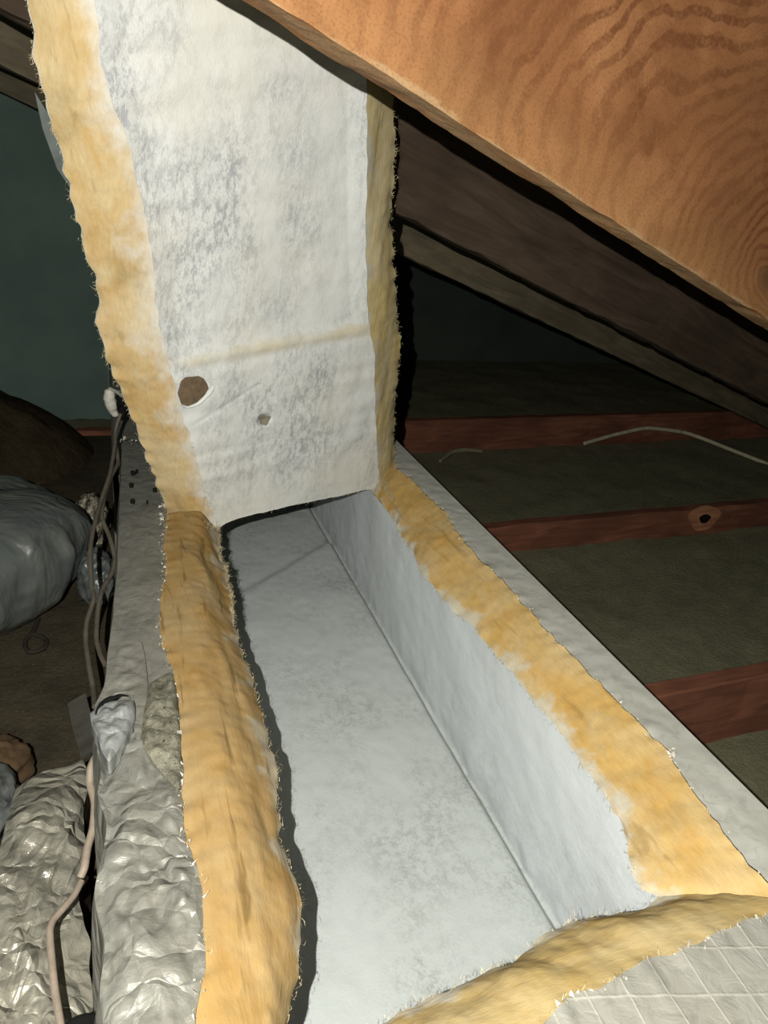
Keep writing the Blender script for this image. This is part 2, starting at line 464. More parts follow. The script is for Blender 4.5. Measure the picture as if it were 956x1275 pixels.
# ceiling joists of the rooms below
def joist(Y, zt, label, X0=-3.3, X1=6.8, slope=.05):
    mb = MB(); rows = []; seg = 90; zb = -1.895; th = .08
    for i in range(seg+1):
        x = X0+(X1-X0)*i/seg; yy = Y+slope*(x-2)
        def w(y, z): return Vector((x, yy+y+.006*fbm((x,y,z),6,Y), z+(.008*fbm((x,0,0),7,Y+2) if z > -1.8 else 0)))
        ring = [w(0,zb), w(0,(zb+zt)/2), w(0,zt-.006), w(.008,zt), w(th-.008,zt), w(th,zt-.006), w(th,(zb+zt)/2), w(th,zb)]
        rows.append(ring+ring[:1])
    mb.grid(rows); mb.add(rows[0][:-1], [tuple(range(8))]); mb.add(rows[-1][:-1], [tuple(range(8))[::-1]])
    o = mb.build('ceiling_joist', joist_m, None, False, (2, Y, zb)); tag(o, label, 'joist', 'ceiling joists'); return o
joist(1.75, -1.60, 'red-brown ceiling joist nearest the camera, right of the duct')
jk = joist(3.36, -1.71, 'red-brown ceiling joist with a pale round knot, middle of the three')
joist(5.0, -1.63, 'dimmest ceiling joist, farthest from the camera, behind the pale cable')

knot_m = wood_mat('joist_knot', (.60,.30,.16), (.42,.19,.10), (.25,.10,.05))
for rr_, ry, off, m_, nm in ((.115,.085,.008,knot_m,'knot'), (.04,.03,.014,black_m,'knot_eye')):
    kc_ = onY(876, 645, 3.36+.05*1.4-.006); mb = MB()
    ring = [kc_+Vector((rr_*math.cos(a)*(1+.15*math.sin(a*3)), -off, ry*math.sin(a))) for a in [i*math.pi/9 for i in range(18)]]
    mb.grid([[p+Vector((0,off+.01,0)) for p in ring+ring[:1]], ring+ring[:1]]); mb.add(ring, [tuple(range(18))])
    mb.build(nm, m_, jk)
# ------------------------------------------------------------------ the duct
TOP = -1.0; LIN = -1.08; FLR = -1.50; BOT = -1.56
duct = empty('air_duct', (.52, 1.5, BOT), 'foil-wrapped insulated air duct cut open on top, lid folded upright', 'duct')
def P(l, z): return [onz(x, y, z) for x, y in l]

rO = [(480,545),(489,570),(494,584),(503,590),(515,600),(534,620),(555,640),(572,668),(600,700),(625,722),(650,750),(680,785),(707,812),(740,845),(765,870),(800,905),(833,938),(838,950),(870,995),(905,1043),(935,1078),(956,1100),(985,1124)]
rI = [(462,585),(468,600),(474,612),(482,628),(492,650),(500,667),(515,690),(525,715),(545,735),(560,755),(575,767),(600,795),(640,840),(670,880),(692,905),(710,930),(738,970),(760,1005),(775,1030),(783,1060),(788,1090),(803,1110),(818,1119)]
nO = [(985,1124),(956,1136),(937,1146),(910,1153),(887,1168),(850,1185),(813,1191),(780,1210),(746,1227),(726,1233),(703,1247),(673,1275),(600,1330),(480,1400),(330,1450),(248,1480)]
nI = [(818,1119),(790,1132),(763,1136),(733,1143),(703,1153),(676,1165),(656,1183),(636,1198),(604,1212),(561,1235),(521,1248),(471,1274),(425,1305),(390,1325),(362,1345)]
lO = [(207,640),(205,680),(205,720),(198,760),(201,800),(213,826),(221,870),(225,940),(228,1010),(232,1045),(243,1075),(250,1110),(257,1165),(256,1200),(248,1240),(243,1275),(242,1350),(248,1480)]
lI = [(272,660),(272,685),(279,705),(288,745),(292,790),(308,828),(323,880),(334,920),(344,955),(345,1000),(351,1050),(371,1110),(376,1160),(372,1205),(358,1262),(350,1290),(352,1320),(362,1345)]
lE = [(152,556),(150,600),(148,650),(146,700),(141,760),(135,800),(131,845),(126,870),(118,890),(121,925),(124,950),(126,1000),(128,1060),(122,1130),(124,1200),(126,1275),(126,1380),(126,1500)]

NR = 260
RO = jag(resample(P(rO, TOP), NR), .007, 34, 1); RI = jag(resample(P(rI, LIN), NR), .008, 26, 2)
for p in RI: p.x = min(p.x, .889)
NO = jag(resample(P(nO, TOP), NR), .007, 30, 3); NI = jag(resample(P(nI, LIN), NR), .007, 24, 4)
LO = jag(resample(P(lO, TOP), NR), .006, 30, 5); LI = jag(resample(P(lI, LIN), NR), .009, 26, 6)
NO[0] = RO[-1].copy(); NI[0] = RI[-1].copy()

def wool_disp(amp, bulge, k, st=(1,1,1)):
    def f(p, u, t, n):
        e = math.sin(math.pi*u)
        q = (p[0]*st[0], p[1]*st[1], p[2]*st[2])
        return n*(bulge*e + amp*(fbm(q, 7, k, 3)*(.25+e) + .16*fbm(p, 42, k+3, 2)*(.3+e)))
    return f
def wool(name, A, B, m, disp, matl, parent, jagfade=True):
    rows, cols = loft(A, B, m, disp); b = MB(); b.grid(rows, cols)
    return b.build(name, matl, parent)
e1 = wool('insulation_edge', RO, RI, 26, wool_disp(.009, .012, 11, (1,.6,1)), wool_y, duct)
e1['label'] = 'yellow glass wool cut edge along right side of opening'
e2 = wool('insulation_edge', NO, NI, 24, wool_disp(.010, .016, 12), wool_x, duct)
e2['label'] = 'yellow glass wool cut edge across near end of opening'
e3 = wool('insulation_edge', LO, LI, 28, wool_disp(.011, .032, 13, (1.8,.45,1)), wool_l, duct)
e3['label'] = 'thick yellow glass wool cut edge along left side of opening'

# foil on top: right strip and near end
XR = 1.10
Bl = [Vector((XR - .004, p.y, TOP)) for p in RO]
rows, _ = loft(RO, Bl, 10, lambda p,u,t,n: Vector((0,0,.0035*fbm(p,14,21)*math.sin(math.pi*u)+.002*(1-u))))
mb = MB(); mb.grid(rows)
edge = [r[-1] for r in rows]
far = [Vector((x, y, TOP)) for x, y in ((XR-.004, 5.0), (XR-.004, RO[0].y))]
def side_strip(path, sx):       # rounded arris then the side of the duct
    rr = []
    for p in path:
        rr.append([p.copy(), p+Vector((sx*.003,0,-.002)), p+Vector((sx*.006,0,-.008)), p+Vector((sx*.007,0,-.2)), Vector((p.x+sx*.007, p.y, BOT))])
    return rr
mb.grid(side_strip(resample(far, 30)[:-1]+edge, 1))
mb.grid([[Vector((XR-.004,y,TOP)), Vector((1.02,y,TOP)), Vector((1.0,y,TOP-.01))] for y in (5.0, 4.0, 3.0, 2.80)])
mb.build('foil_facing', foil_smooth, duct)['label'] = 'smooth dusty grey foil strip on the right'
nb = [Vector((XR-.004, .10, TOP)), Vector((-.05, .10, TOP))]
NOx = resample([Vector((XR-.004, RO[-1].y, TOP)), RO[-1]], 20)[:-1] + NO
Bn = resample(nb, len(NOx))
Bn[0].y = .1
rows, _ = loft(NOx, Bn, 22, lambda p,u,t,n: Vector((0,0,.006*fbm(p,10,31)*math.sin(math.pi*u)+.003*(1-u)**8)))
mb = MB(); mb.grid(rows)
mb.grid(side_strip([Vector((XR-.004, RO[-1].y, TOP)), Vector((XR-.004, .10, TOP))], 1))
mb.grid([[Vector((XR, .10, TOP)), Vector((XR,.10,BOT))], [Vector((-.05,.10,TOP)), Vector((-.05,.10,BOT))]])
mb.build('foil_facing', foil_grid, duct)['label'] = 'pale foil with a raised scrim grid at the near end'

# wrinkled foil on the left, running past the hinge to the joint at the back
LE = resample(P(lE, -1.012), NR)
Aleft = []
yb = LE[0].y
pre = 60
L0 = LO[0]
Aleft = resample([Vector((.20, yb, TOP)), Vector((.17,(yb+L0.y)/2, TOP)), L0], pre)[:-1] + LO
ts = resample(P(lE, -1.012), len(Aleft))
def wrink(p, u, t, n):
    px = p.y                                     # far part is dusty and smooth, near part crumpled
    w = max(.22, min(1, (1.45-px)/.35))
    e = min(1, u*6)*min(1, (1-u)*12+.15)
    a = crumple((p[0]*1.1,p[1]*.7,p[2]), 7, 41)*.034 + crumple((p[0]*1.2+p[1]*.3,p[1]*.7,p[2]), 19, 43)*.014 + ridge(p, 24, 4, 3)*.006 + .012*fbm(p, 3, 44)
    return Vector((0, 0, a*w*e + .012*math.sin(math.pi*min(1,u*1.0))*w)) + Vector((.012*nz(p,12,47)*w*u*u,0,0))
rows, _ = loft(Aleft, ts, 40, wrink)
mb = MB(); mb.grid(rows)
rr = []
for r in rows:
    p = r[-1]; row = [p.copy()]
    for k in range(1, 16):
        u = k/15; z = p.z + (BOT-p.z)*u
        q = Vector((p.x - .008*math.sin(u*math.pi) - .006*min(1,u*12) + .008*ridge((p.x, p.y*1.4, z), 6, 51)*min(1,u*5)*(1-u), p.y, z))
        row.append(q)
    rr.append(row)
mb.grid(rr)
mb.build('foil_wrap', foil_wrap, duct)['label'] = 'wrinkled dusty grey foil on the left of the opening'

# duct behind the joint (left side glimpsed beside the lid)
mb = MB(); rows = []
for i in range(50):
    y = yb-.02 + (5.0-yb)*i/49; row = []
    prof = [(-.045,BOT),(-.052,-1.3),(-.05,-1.08),(-.035,-1.045),(-.0,-1.035),(.15,-1.03),(.5,-1.03),(.95,-1.03),(1.05,-1.03)]
    for x, z in prof: row.append(Vector((x+.03+.006*fbm((x,y,z),5,61), y, z+.006*fbm((x,y,z),6,62))))
    rows.append(row)
mb.grid(rows)
mb.build('back_section', foil_wrap, duct)
mb = MB()   # far end cap and bottom board
mb.box((-.03, 4.98, BOT), (1.1, 5.02, -1.04)); mb.box((-.03, .1, BOT), (1.1, 5.0, BOT+.02))
mb.box((.0, yb-.03, BOT+.02), (.028, 5.0, -1.1)); mb.box((.034,.1,BOT+.02),(.05,yb-.03,-1.1))
mb.box((.12, 2.50, -1.079), (1.06, 5.0, -1.04))
mb.build('duct_board', foil_smooth, duct, False)

# inside lining
def fl_h(x, y):
    h = .004*fbm((x,y,0), 4, 71) + .0016*fbm((x,y,0), 30, 72)
    a = onz(340,716,FLR); b = onz(414,672,FLR)      # cross joint in the lining
    d = (Vector((x,y,0))-Vector((a.x,a.y,0))); e = Vector((b.x-a.x,b.y-a.y,0)).normalized(); s = d.cross(e).z
    h += .010*(1/(1+math.exp(max(-60,min(60,-s*160))))) - .005
    g = (.885-x); h -= .03*math.exp(-(g/.016)**2) if g > -.05 else 0
    return h
mb = MB(); rows = []
for i in range(300):
    y = .15 + 4.8*i/299; row = []
    for j in range(110):
        u = j/109; x = .03 + .865*(1-(1-u)**1.6)
        row.append(Vector((x, y, FLR + fl_h(x, y))))
    rows.append(row)
mb.grid(rows)
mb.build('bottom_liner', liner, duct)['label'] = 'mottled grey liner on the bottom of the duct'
mb = MB(); rows = []
for i in range(260):
    y = .15 + 4.8*i/259; row = []
    for j in range(40):
        u = j/39; z = FLR-.03 + (LIN-FLR+.026)*u
        x = .893 + .004*fbm((0,y,z), 5, 81) + .0012*fbm((0,y,z), 30, 83) + .004*math.exp(-((z-FLR)/.02)**2)*fbm((0,y,0), 14, 5)
        row.append(Vector((x, y, z)))
    rows.append(row)
mb.grid(rows)
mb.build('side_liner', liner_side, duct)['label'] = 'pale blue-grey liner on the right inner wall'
mb = MB(); mb.grid([[Vector((.03,.15,FLR-.02)),Vector((.03,.15,LIN))],[Vector((.03,4.95,FLR-.02)),Vector((.03,4.95,LIN))]])
mb.grid([[Vector((.03,.15,FLR-.02)),Vector((.03,.15,LIN))],[Vector((.90,.15,FLR-.02)),Vector((.90,.15,LIN))]])
mb.build('side_liner', liner_side, duct)
# underside of the lips: board thickness
def under(A, B, name):
    mb = MB(); mb.grid([[a, b] for a, b in zip(A, B)]); return mb
mb = MB()
mb.grid([[p+Vector((.012,0,-.006)), Vector((.905, p.y, p.z-.008))] for p in RI])
mb.grid([[p+Vector((-.012,0,-.006)), Vector((.03, p.y, p.z-.008))] for p in LI])
mb.grid([[p+Vector((0,-.014,-.006)), Vector((p.x, .15, p.z-.008))] for p in NI])
mb.build('top_liner', liner_side, duct)

# ------------------------------------------------------------------ the raised lid
def crease_stain(m, z0, x0):
    nt = m.node_tree; bs = nt.nodes['Principled BSDF']; src = bs.inputs['Base Color'].links[0].from_socket
    v = coord(nt); sx = N(nt, 'ShaderNodeSeparateXYZ'); nt.links.new(v, sx.inputs[0])
    h = math_(nt, 'SUBTRACT', sx.outputs[2], math_(nt, 'ADD', math_(nt, 'MULTIPLY', math_(nt, 'SUBTRACT', sx.outputs[0], x0), .10), z0))
    h = math_(nt, 'ADD', h, math_(nt, 'MULTIPLY', math_(nt, 'SUBTRACT', noi(nt, v, 55, 5, .75), .5), .030))
    f = ramp(nt, math_(nt, 'ADD', math_(nt, 'MULTIPLY', h, 10), .5), [(.36, 0), (.47, .75), (.53, .75), (.62, 0)])
    f = math_(nt, 'MULTIPLY', f, ramp(nt, noi(nt, v, 12, 3, .5), [(.3, .25), (.6, 1)]))
    nt.links.new(mix(nt, f, src, (.50*ALB*1.2,.44*ALB*1.2,.30*ALB*1.2)), bs.inputs['Base Color'])
cl = [(268,660),(276,655),(285,650),(303,644),(320,640),(345,634),(370,628),(400,622),(430,616),(450,611),(464,609),(474,607)]
C0 = onz(272,658,LIN); C1 = onz(466,610,LIN)
kk = (C1.y-C0.y)/(C1.x-C0.x); LEAN = .20
# lid face: Y = C0.y + kk (x-C0.x) - LEAN (z-LIN)
lid_n = Vector((-kk, 1, LEAN)).normalized()
THK = .075
def face(px, py): return onplane(px, py, C0, lid_n)
Cb = C0 + lid_n*THK
def back(px, py): return onplane(px, py, Cb, lid_n)
fLO = [(14,-130),(30,-50),(38,0),(44,60),(52,112),(68,165),(84,225),(99,280),(113,330),(124,368),(121,400),(129,430),(134,455),(148,480),(160,507),(174,545),(188,585),(201,612),(206,640),(212,655)]
fLI = [(98,-130),(110,-50),(118,0),(124,60),(132,105),(150,150),(165,195),(180,260),(190,330),(198,400),(207,440),(222,500),(236,540),(244,570),(255,610),(264,636),(270,658)]
fRI = [(448,-130),(452,0),(456,100),(457,200),(456,300),(459,400),(466,440),(467,500),(469,560),(471,590),(474,608)]
fRO = [(486,-130),(487,0),(488,118),(492,170),(488,230),(486,280),(490,330),(493,380),(498,430),(493,480),(490,540),(492,575),(495,592)]
NL = 260
FLO = jag(resample([back(*p) for p in fLO], NL), .010, 30, 91); FLI = jag(resample([face(*p) for p in fLI], NL), .007, 22, 92)
FRI = jag(resample([face(*p) for p in fRI], NL), .004, 22, 93); FRO = jag(resample([back(*p) for p in fRO], NL), .010, 34, 94)
zf = face(340, 428).z          # the crease across the lid
crease_stain(lid_liner, (zf-BOT)*S, (.5-.52)*S)
def lid_off(p):
    s = (p.z - zf - .10*(p.x-.5))
    o = .010*math.exp(-(s/.022)**2) - .012*(1/(1+math.exp(max(-40,min(40,-s*50)))))
    o += .010*fbm(p, 2.5, 101) + .003*fbm(p, 11, 102)
    for (hx, hy, rx, rz, dp) in ((238,484,.050,.040,.010), (330,523,.022,.018,.012)):
        h = face(hx, hy); d2 = ((p.x-h.x)/rx)**2 + ((p.z-h.z)/rz)**2
        o -= dp*math.exp(-d2**2)
    # faint long crease running up to the right
    a = face(240,530); b = face(325,478); e = (b-a).normalized(); q = p-a
    t = q.dot(e); d = (q-e*t).length
    if -.02 < t < (b-a).length: o -= .0035*math.exp(-(d/.006)**2)
    return -lid_n*o
nrow = 330; ncol = 150; rows = []
fi = resample(FLI, nrow); fr = resample(FRI, nrow)
for i in range(nrow):
    row = []
    for j in range(ncol):
        u = j/(ncol-1); p = fi[i].lerp(fr[i], u)
        e = min(1, 12*u)*min(1, 12*(1-u))
        row.append(p + lid_off(p)*e)
    rows.append(row)
# bottom row follows the crease line where the lid bends
bot = resample([face(*p) for p in cl], ncol)
for i in range(nrow-40, nrow):
    w = (i-(nrow-41))/40.0; w = w*w*(3-2*w)
    for j in range(ncol): rows[i][j] = rows[i][j].lerp(Vector((bot[j].x, bot[j].y, bot[j].z + .01*(1-w) + .002*nz(bot[j], 40, 3))), w)
mb = MB(); mb.grid(rows)
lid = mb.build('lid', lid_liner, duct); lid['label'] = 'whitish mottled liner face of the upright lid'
d_lo = wool_disp(.013, .010, 111, (1,1,.5))
def wl(A, B, k, bul, m, matl, lab):
    rows, cols = loft(A, B, m, None)
    for i, r in enumerate(rows):
        for j, p in enumerate(r):
            u = j/(m-1); e = math.sin(math.pi*u)
            r[j] = p - lid_n*(bul*e + .010*fbm((p[0],p[1],p[2]*.4), 7, k, 3)*(.2+e) + .0018*fbm(p, 42, k+3, 2)*(.3+e))
    b = MB(); b.grid(rows, cols); o = b.build('insulation_edge', matl, lid); o['label'] = lab; return o
wl(FLO, FLI, 111, .012, 26, wool_z, 'yellow glass wool edge on the left of the lid')
wl(FRO, FRI, 115, .006, 14, wool_zr, 'pale yellow glass wool edge on the right of the lid')
mb = MB()      # foil skin on the back of the lid
ofs = lid_n*.006
mb.grid([[a+ofs, a.lerp(b,.25)+ofs*1.4, a.lerp(b,.5)+ofs*1.4, a.lerp(b,.75)+ofs*1.4, b+ofs] for a, b in zip(FLO, resample(FRO, NL))])
mb.build('foil_backing', foil_smooth, lid)
# loose slip of foil behind the left rim of the lid
q = [back(50,118), back(60,165), back(78,215), back(95,240), back(75,160)]
q = [p + lid_n*.03 for p in q]
mb = MB(); mb.add(q + [p+lid_n*.004 for p in q], [(0,1,2,3,4),(9,8,7,6,5),(0,5,6,1),(1,6,7,2),(2,7,8,3),(3,8,9,4),(4,9,5,0)])
mb.build('foil_tatter', plain('grey_tatter', (.13,.15,.14)), lid, False)

# torn spots in the lid lining
def blob(center, ax, ay, out, pts, k, thick=.004, n=12):
    mb = MB(); ring = []
    rows = []
    for r in range(n+1):
        row = []
        for p in pts + pts[:1]:
            q = Vector(center).lerp(p, r/n)
            q = q + out*(thick*(1-(r/n)**2) + .005*fbm(q, 60, k)*(1-r/n))
            row.append(q)
        rows.append(row)
    mb.grid(rows); return mb
def off_face(px, py, o=0):
    p = face(px, py); return p + lid_off(p) - lid_n*o
t1 = [(222,477),(230,469),(246,467),(252,470),(256,476),(258,482),(252,492),(244,499),(232,504),(224,502),(221,490)]
b_ = blob(off_face(238,485,.010), 0, 0, -lid_n, [off_face(*p, .007) for p in t1], 5, .004)
b_.build('torn_spot', brownfuzz_m, lid)['label'] = 'brown torn spot in the lid liner'
mb = MB()      # curled rim of torn liner
rim = resample([off_face(*p, .006) for p in [(222,503),(232,504),(243,500),(252,492),(259,484),(262,478),(256,472),(251,468)]], 30)
mb.grid([[p, p-lid_n*.007+Vector((.002,0,-.002)), p-lid_n*.004+Vector((.006*math.sin(i/29*3.1),0,-.005*math.sin(i/29*3.1)))] for i, p in enumerate(rim)])
mb.build('torn_rim', lid_liner, lid)
t2 = [(321,520),(328,517),(338,519),(336,525),(332,530),(325,529)]
blob(off_face(329,523,.0015), 0, 0, -lid_n, [off_face(*p, .002) for p in t2], 6, .002, 6).build('torn_spot', plain('grey_wool', (.30,.27,.2), 1, .1, 0, 120), lid)

# loose fibres along every cut edge
def fibres(edges, n, parent, ln=.022, w=.00045, outv=None, matl=fibre_m):
    mb = MB()
    for k in range(n):
        E_ = rnd.choice(edges); i = rnd.randrange(1, len(E_)-1); p = E_[i]
        t = (E_[i+1]-E_[i-1]).normalized()
        d = Vector((rnd.gauss(0,1), rnd.gauss(0,1), rnd.gauss(0,.8))).normalized()*.8 + t*rnd.uniform(-1,1)
        L_ = ln*.62*rnd.uniform(.3,1.1); a = p + Vector((rnd.gauss(0,.003),rnd.gauss(0,.003),rnd.gauss(0,.003)))
        s = d.cross(Vector((.3,.8,.5))).normalized()*w
        d.normalize(); b = a + d*L_*.5 + Vector((rnd.gauss(0,.002),rnd.gauss(0,.002),rnd.gauss(0,.002))); c = a + d*L_ + Vector((rnd.gauss(0,.004),rnd.gauss(0,.004),rnd.gauss(0,.004)))
        mb.add([a-s, a+s, b+s, b-s, c], [(0,1,2,3),(3,2,4)])
    o = mb.build('loose_fibres', matl, parent, False); o['kind'] = 'stuff'; return o
fibres([RO, RI, NO, NI, LO], 2200, duct)
fibres([LI[:90]], 900, duct, .026)
fibres([LI], 700, duct, .018)
fibres([FLO, FRO], 1300, lid, .018)
fibres([FLI[200:], FRI[190:], bot], 450, lid, .016)
jn = [onz(207+i*4, 642+math.sin(i)*2+i*.9, -1.02) for i in range(18)]
jr = [onz(472+i*1.2, 592+i*2.2, -1.03) for i in range(16)]
fibres([jn, jr], 420, duct, .03)
# crumbs of torn foil
mb = MB()
def crumb(p, s):
    vs = [p+Vector((rnd.uniform(-1,1),rnd.uniform(-1,1),rnd.uniform(-.2,1)))*s for _ in range(4)]
    mb.add(vs, [(0,1,2),(0,2,3),(0,3,1),(1,3,2)])
for _ in range(150): crumb(rnd.choice(RO+NO)+Vector((rnd.gauss(0,.004),rnd.gauss(0,.004),.003)), rnd.uniform(.002,.006))
for _ in range(90): crumb(rnd.choice(LO)+Vector((rnd.gauss(-.004,.004),rnd.gauss(0,.004),.006)), rnd.uniform(.002,.008))
for x, y in ((201,632),(198,645),(204,650),(202,640)):
    for _ in range(4): crumb(onz(x+rnd.gauss(0,2), y+rnd.gauss(0,3), -.985), .008)
for x in range(148, 182, 3): crumb(onz(x, 549+rnd.gauss(0,2), -1.0), rnd.uniform(.006,.014))
for _ in range(12): crumb(onz(834+rnd.gauss(0,3), 940+rnd.gauss(0,3), -.993), .005)
o = mb.build('foil_crumbs', crumb_m, duct, False); o['kind'] = 'stuff'

# bare patch with old adhesive, between wrap and cut edge
def surf_patch(pix, z, name, matl, k, amp=.004, th=.0, n=26):
    pts = resample([onz(x, y, z) for x, y in pix]+[onz(*pix[0], z)], 70)[:-1]
    c = sum(pts, Vector((0,0,0)))/len(pts)
    rows = []
    for r in range(n+1):
        rows.append([c.lerp(p, r/n) + Vector((0,0, th*(1-(r/n)**6) + amp*fbm(c.lerp(p, r/n), 28, k)*(1-(r/n)**8))) for p in pts+pts[:1]])
    mb = MB(); mb.grid(rows)
    rim = rows[-1]; mb.grid([rim, [p-Vector((0,0,.03)) for p in rim]])
    return mb.build(name, matl, duct)
o = surf_patch([(186,852),(200,842),(214,838),(221,870),(225,930),(226,975),(222,984),(206,968),(192,950),(178,928),(176,900),(182,872)], -.992, 'bare_patch', patch_m, 7, .012, .010)
o['label'] = 'gritty bare patch with old adhesive'
# tape wound over the left arris, torn across
tp = [(112,888),(128,876),(148,872),(166,872),(168,892),(160,912),(148,932),(136,948),(128,938),(122,920),(114,902)]
o = surf_patch(tp, -.975, 'foil_tape', tape_m, 15, .009, .010, 30); o['label'] = 'shiny crumpled foil tape at the left arris'
o = surf_patch([(118,878),(126,862),(140,830),(150,800),(176,800),(184,850),(180,900),(172,925),(166,905),(168,874),(158,862),(138,866)], -.992, 'foil_tape', foil_wrap, 17, .005, .002, 24)
o['label'] = 'flat grey foil tape above the torn end'
mb = MB(); q = resample([onz(x, y, -.972) for x, y in ((119,889),(124,880),(131,873),(141,870),(150,866),(158,865))], 30)
mb.tube([p+Vector((0,.006*nz(p,60,3),0)) for p in q], [.0015+.0038*math.sin(math.pi*i/29)*(1+.6*nz(p,70,5)) for i, p in enumerate(q)], 6); mb.build('tear', black_m, duct)['label'] = 'tear across the foil, its shaded gap painted black'  # black tube stands in for the shade inside the torn gap
# black dots on the dusty foil, standing for the shade inside pinholes
for x, y, r in ((165,587,.008),(163,602,.007),(193,608,.007),(165,622,.007),(183,623,.003),(170,585,.005),(196,604,.005)):
    mb = MB(); c = onz(x, y, -.984)
    ring = [c+Vector((math.cos(a)*r*rnd.uniform(.6,1.1), math.sin(a)*r*1.1*rnd.uniform(.6,1.1), 0)) for a in [i*2*math.pi/8 for i in range(8)]]
    mb.grid([[p-Vector((0,0,.012)) for p in ring+ring[:1]], ring+ring[:1], [c.lerp(p,.5)+Vector((0,0,r*.3)) for p in ring+ring[:1]]])
    mb.add([c.lerp(p,.5)+Vector((0,0,r*.3)) for p in ring], [tuple(range(8))])
    mb.build('pinhole', black_m, duct)

# ------------------------------------------------------------------ left side of the attic
mb = MB(); mb.box((-3.2, -1.6, -1.588), (.5, 4.6, -1.563))
b0 = mb.build('plywood_board', deck_m, None, False, (-1.3, 1.5, -1.6)); tag(b0, 'dusty brown plywood board under the duct and the black bag', 'board')
DK = -1.565

# black bag
def bag():
    c0 = onz(60, 797, DK); R0 = onY(116, 715, c0.y+.28)
    cx = R0.x-.56; cy = c0.y+.30; h = .0
    top = onY(60, 606, cy+.10).z
    mb = MB(); rows = []; H = top-DK
    for i in range(90):
        v = i/89; row = []
        for j in range(161):
            a = 2*math.pi*j/160
            prof = (math.sin(math.pi*min(1, .08+.92*v)) ** .26) if v < .98 else .22*(1-(v-.98)/.02)
            if v < .02: prof *= v/.02
            pl = abs(math.sin(a*7+2.5*nz((math.cos(a)*1.5,math.sin(a)*1.5,v*.8),1.3,3)))**.7
            rr = .50*prof*(1-.035*pl*math.sin(math.pi*min(1,v*1.05))**.5)*(1+.05*fbm((math.cos(a)*1.2,math.sin(a)*1.2,v*1.3),1.6,201) + .050*ridge((math.cos(a)*2.0,math.sin(a)*2.0,v*.5),1.6,203,2)*(.6+.6*v) + .022*ridge((math.cos(a)*4,math.sin(a)*4,v*.9),1.9,207,3))
            z = DK+.004 + H*(1-(1-v)**1.25)*(1+.06*nz((math.cos(a),math.sin(a),v),1.5,9)*v)
            lean = .10*v
            row.append(Vector((cx+lean*.2+rr*1.1*math.cos(a)*(1+.03*v), cy+rr*.92*math.sin(a), z)))
        rows.append(row)
    mb.grid(rows, flip=False)
    r = empty('rubbish_bag', (cx, cy, DK), 'full black plastic sack slumped on the plywood at left', 'bag')
    mb.build('sack', bag_m, r)
    mb = MB(); c = rows[-1][0]
    tp_ = Vector((cx+.02, cy, top+.0))
    rws = []
    for i in range(10):
        v = i/9; rws.append([tp_ + Vector((math.cos(a)*(.10-.05*math.sin(v*3.0)+.02*math.sin(a*7)), math.sin(a)*(.10-.05*math.sin(v*3.0)+.02*math.cos(a*5)), -.03+.05*v)) for a in [k*2*math.pi/28 for k in range(29)]])
    mb.grid(rws); mb.build('gathered_neck', bag_m, r)
bag()
# small second black sack and crinkled film between the bag and the duct
def lump(name, px, py, r, matl, label, cat, k, sq=(1,1,1), z=DK, amp=.35):
    c = onz(px, py, z) ; c.z = z + r*sq[2]*.85
    mb = MB(); rows = []
    for i in range(36):
        t = math.pi*i/35; row = []
        for j in range(49):
            a = 2*math.pi*j/48
            d = Vector((math.sin(t)*math.cos(a), math.sin(t)*math.sin(a), -math.cos(t)))
            q = 1 + amp*ridge(d, 1.8, k, 3) + .10*fbm(d, 5, k+2)
            p = c + Vector((d.x*sq[0], d.y*sq[1], d.z*sq[2]))*r*q
            p.z = max(p.z, z+.002); row.append(p)
        rows.append(row)
    mb.grid(rows); o = mb.build(name, matl, None, True, (c.x, c.y, z)); tag(o, label, cat); return o
lump('plastic_scrap', 122, 744, .085, bag_m, 'small crumpled black plastic scrap between the sack and the duct', 'plastic', 301, (.8,1.2,1.2))
lump('film_scrap', 116, 674, .095, film_m, 'crinkled shiny brown film stuffed beside the far duct side', 'plastic', 305, (.75,1.1,1.2))

# wire loop on the board
lp = [(48,770),(44,780),(40,788),(33,795),(31,805),(36,812),(46,811),(56,806),(58,798),(50,792),(42,790)]
mb = MB(); mb.tube(resample([onz(x, y, DK+.012) for x, y in lp], 50), .008, 7)
tag(mb.build('wire_loop', wire_m, None, True, tuple(onz(45,800,DK))), 'thin dark wire loop lying on the plywood below the black sack', 'wire')

# insulation heap at the far left
def heap():
    mb = MB(); c = onz(-120, 575, DK); rows = []
    for i in range(30):
        q = 1-i/29; row = []
        for j in range(73):
            a = 2*math.pi*j/72; k = q*(1+.10*math.sin(3*a+1))
            x = c.x+.84*k*math.cos(a); y = c.y+.80*k*math.sin(a)
            row.append(Vector((x, y, DK+.004 + .46*max(0, 1-q*q)**.9*(1+.25*fbm((x,y,0),3,401)))))
        rows.append(row)
    mb.grid(rows)
    o = mb.build('insulation_heap', mound_m, None, True, (c.x, c.y, DK)); tag(o, 'low dark brown heap of old insulation at far left, behind the sack', 'insulation')
heap()

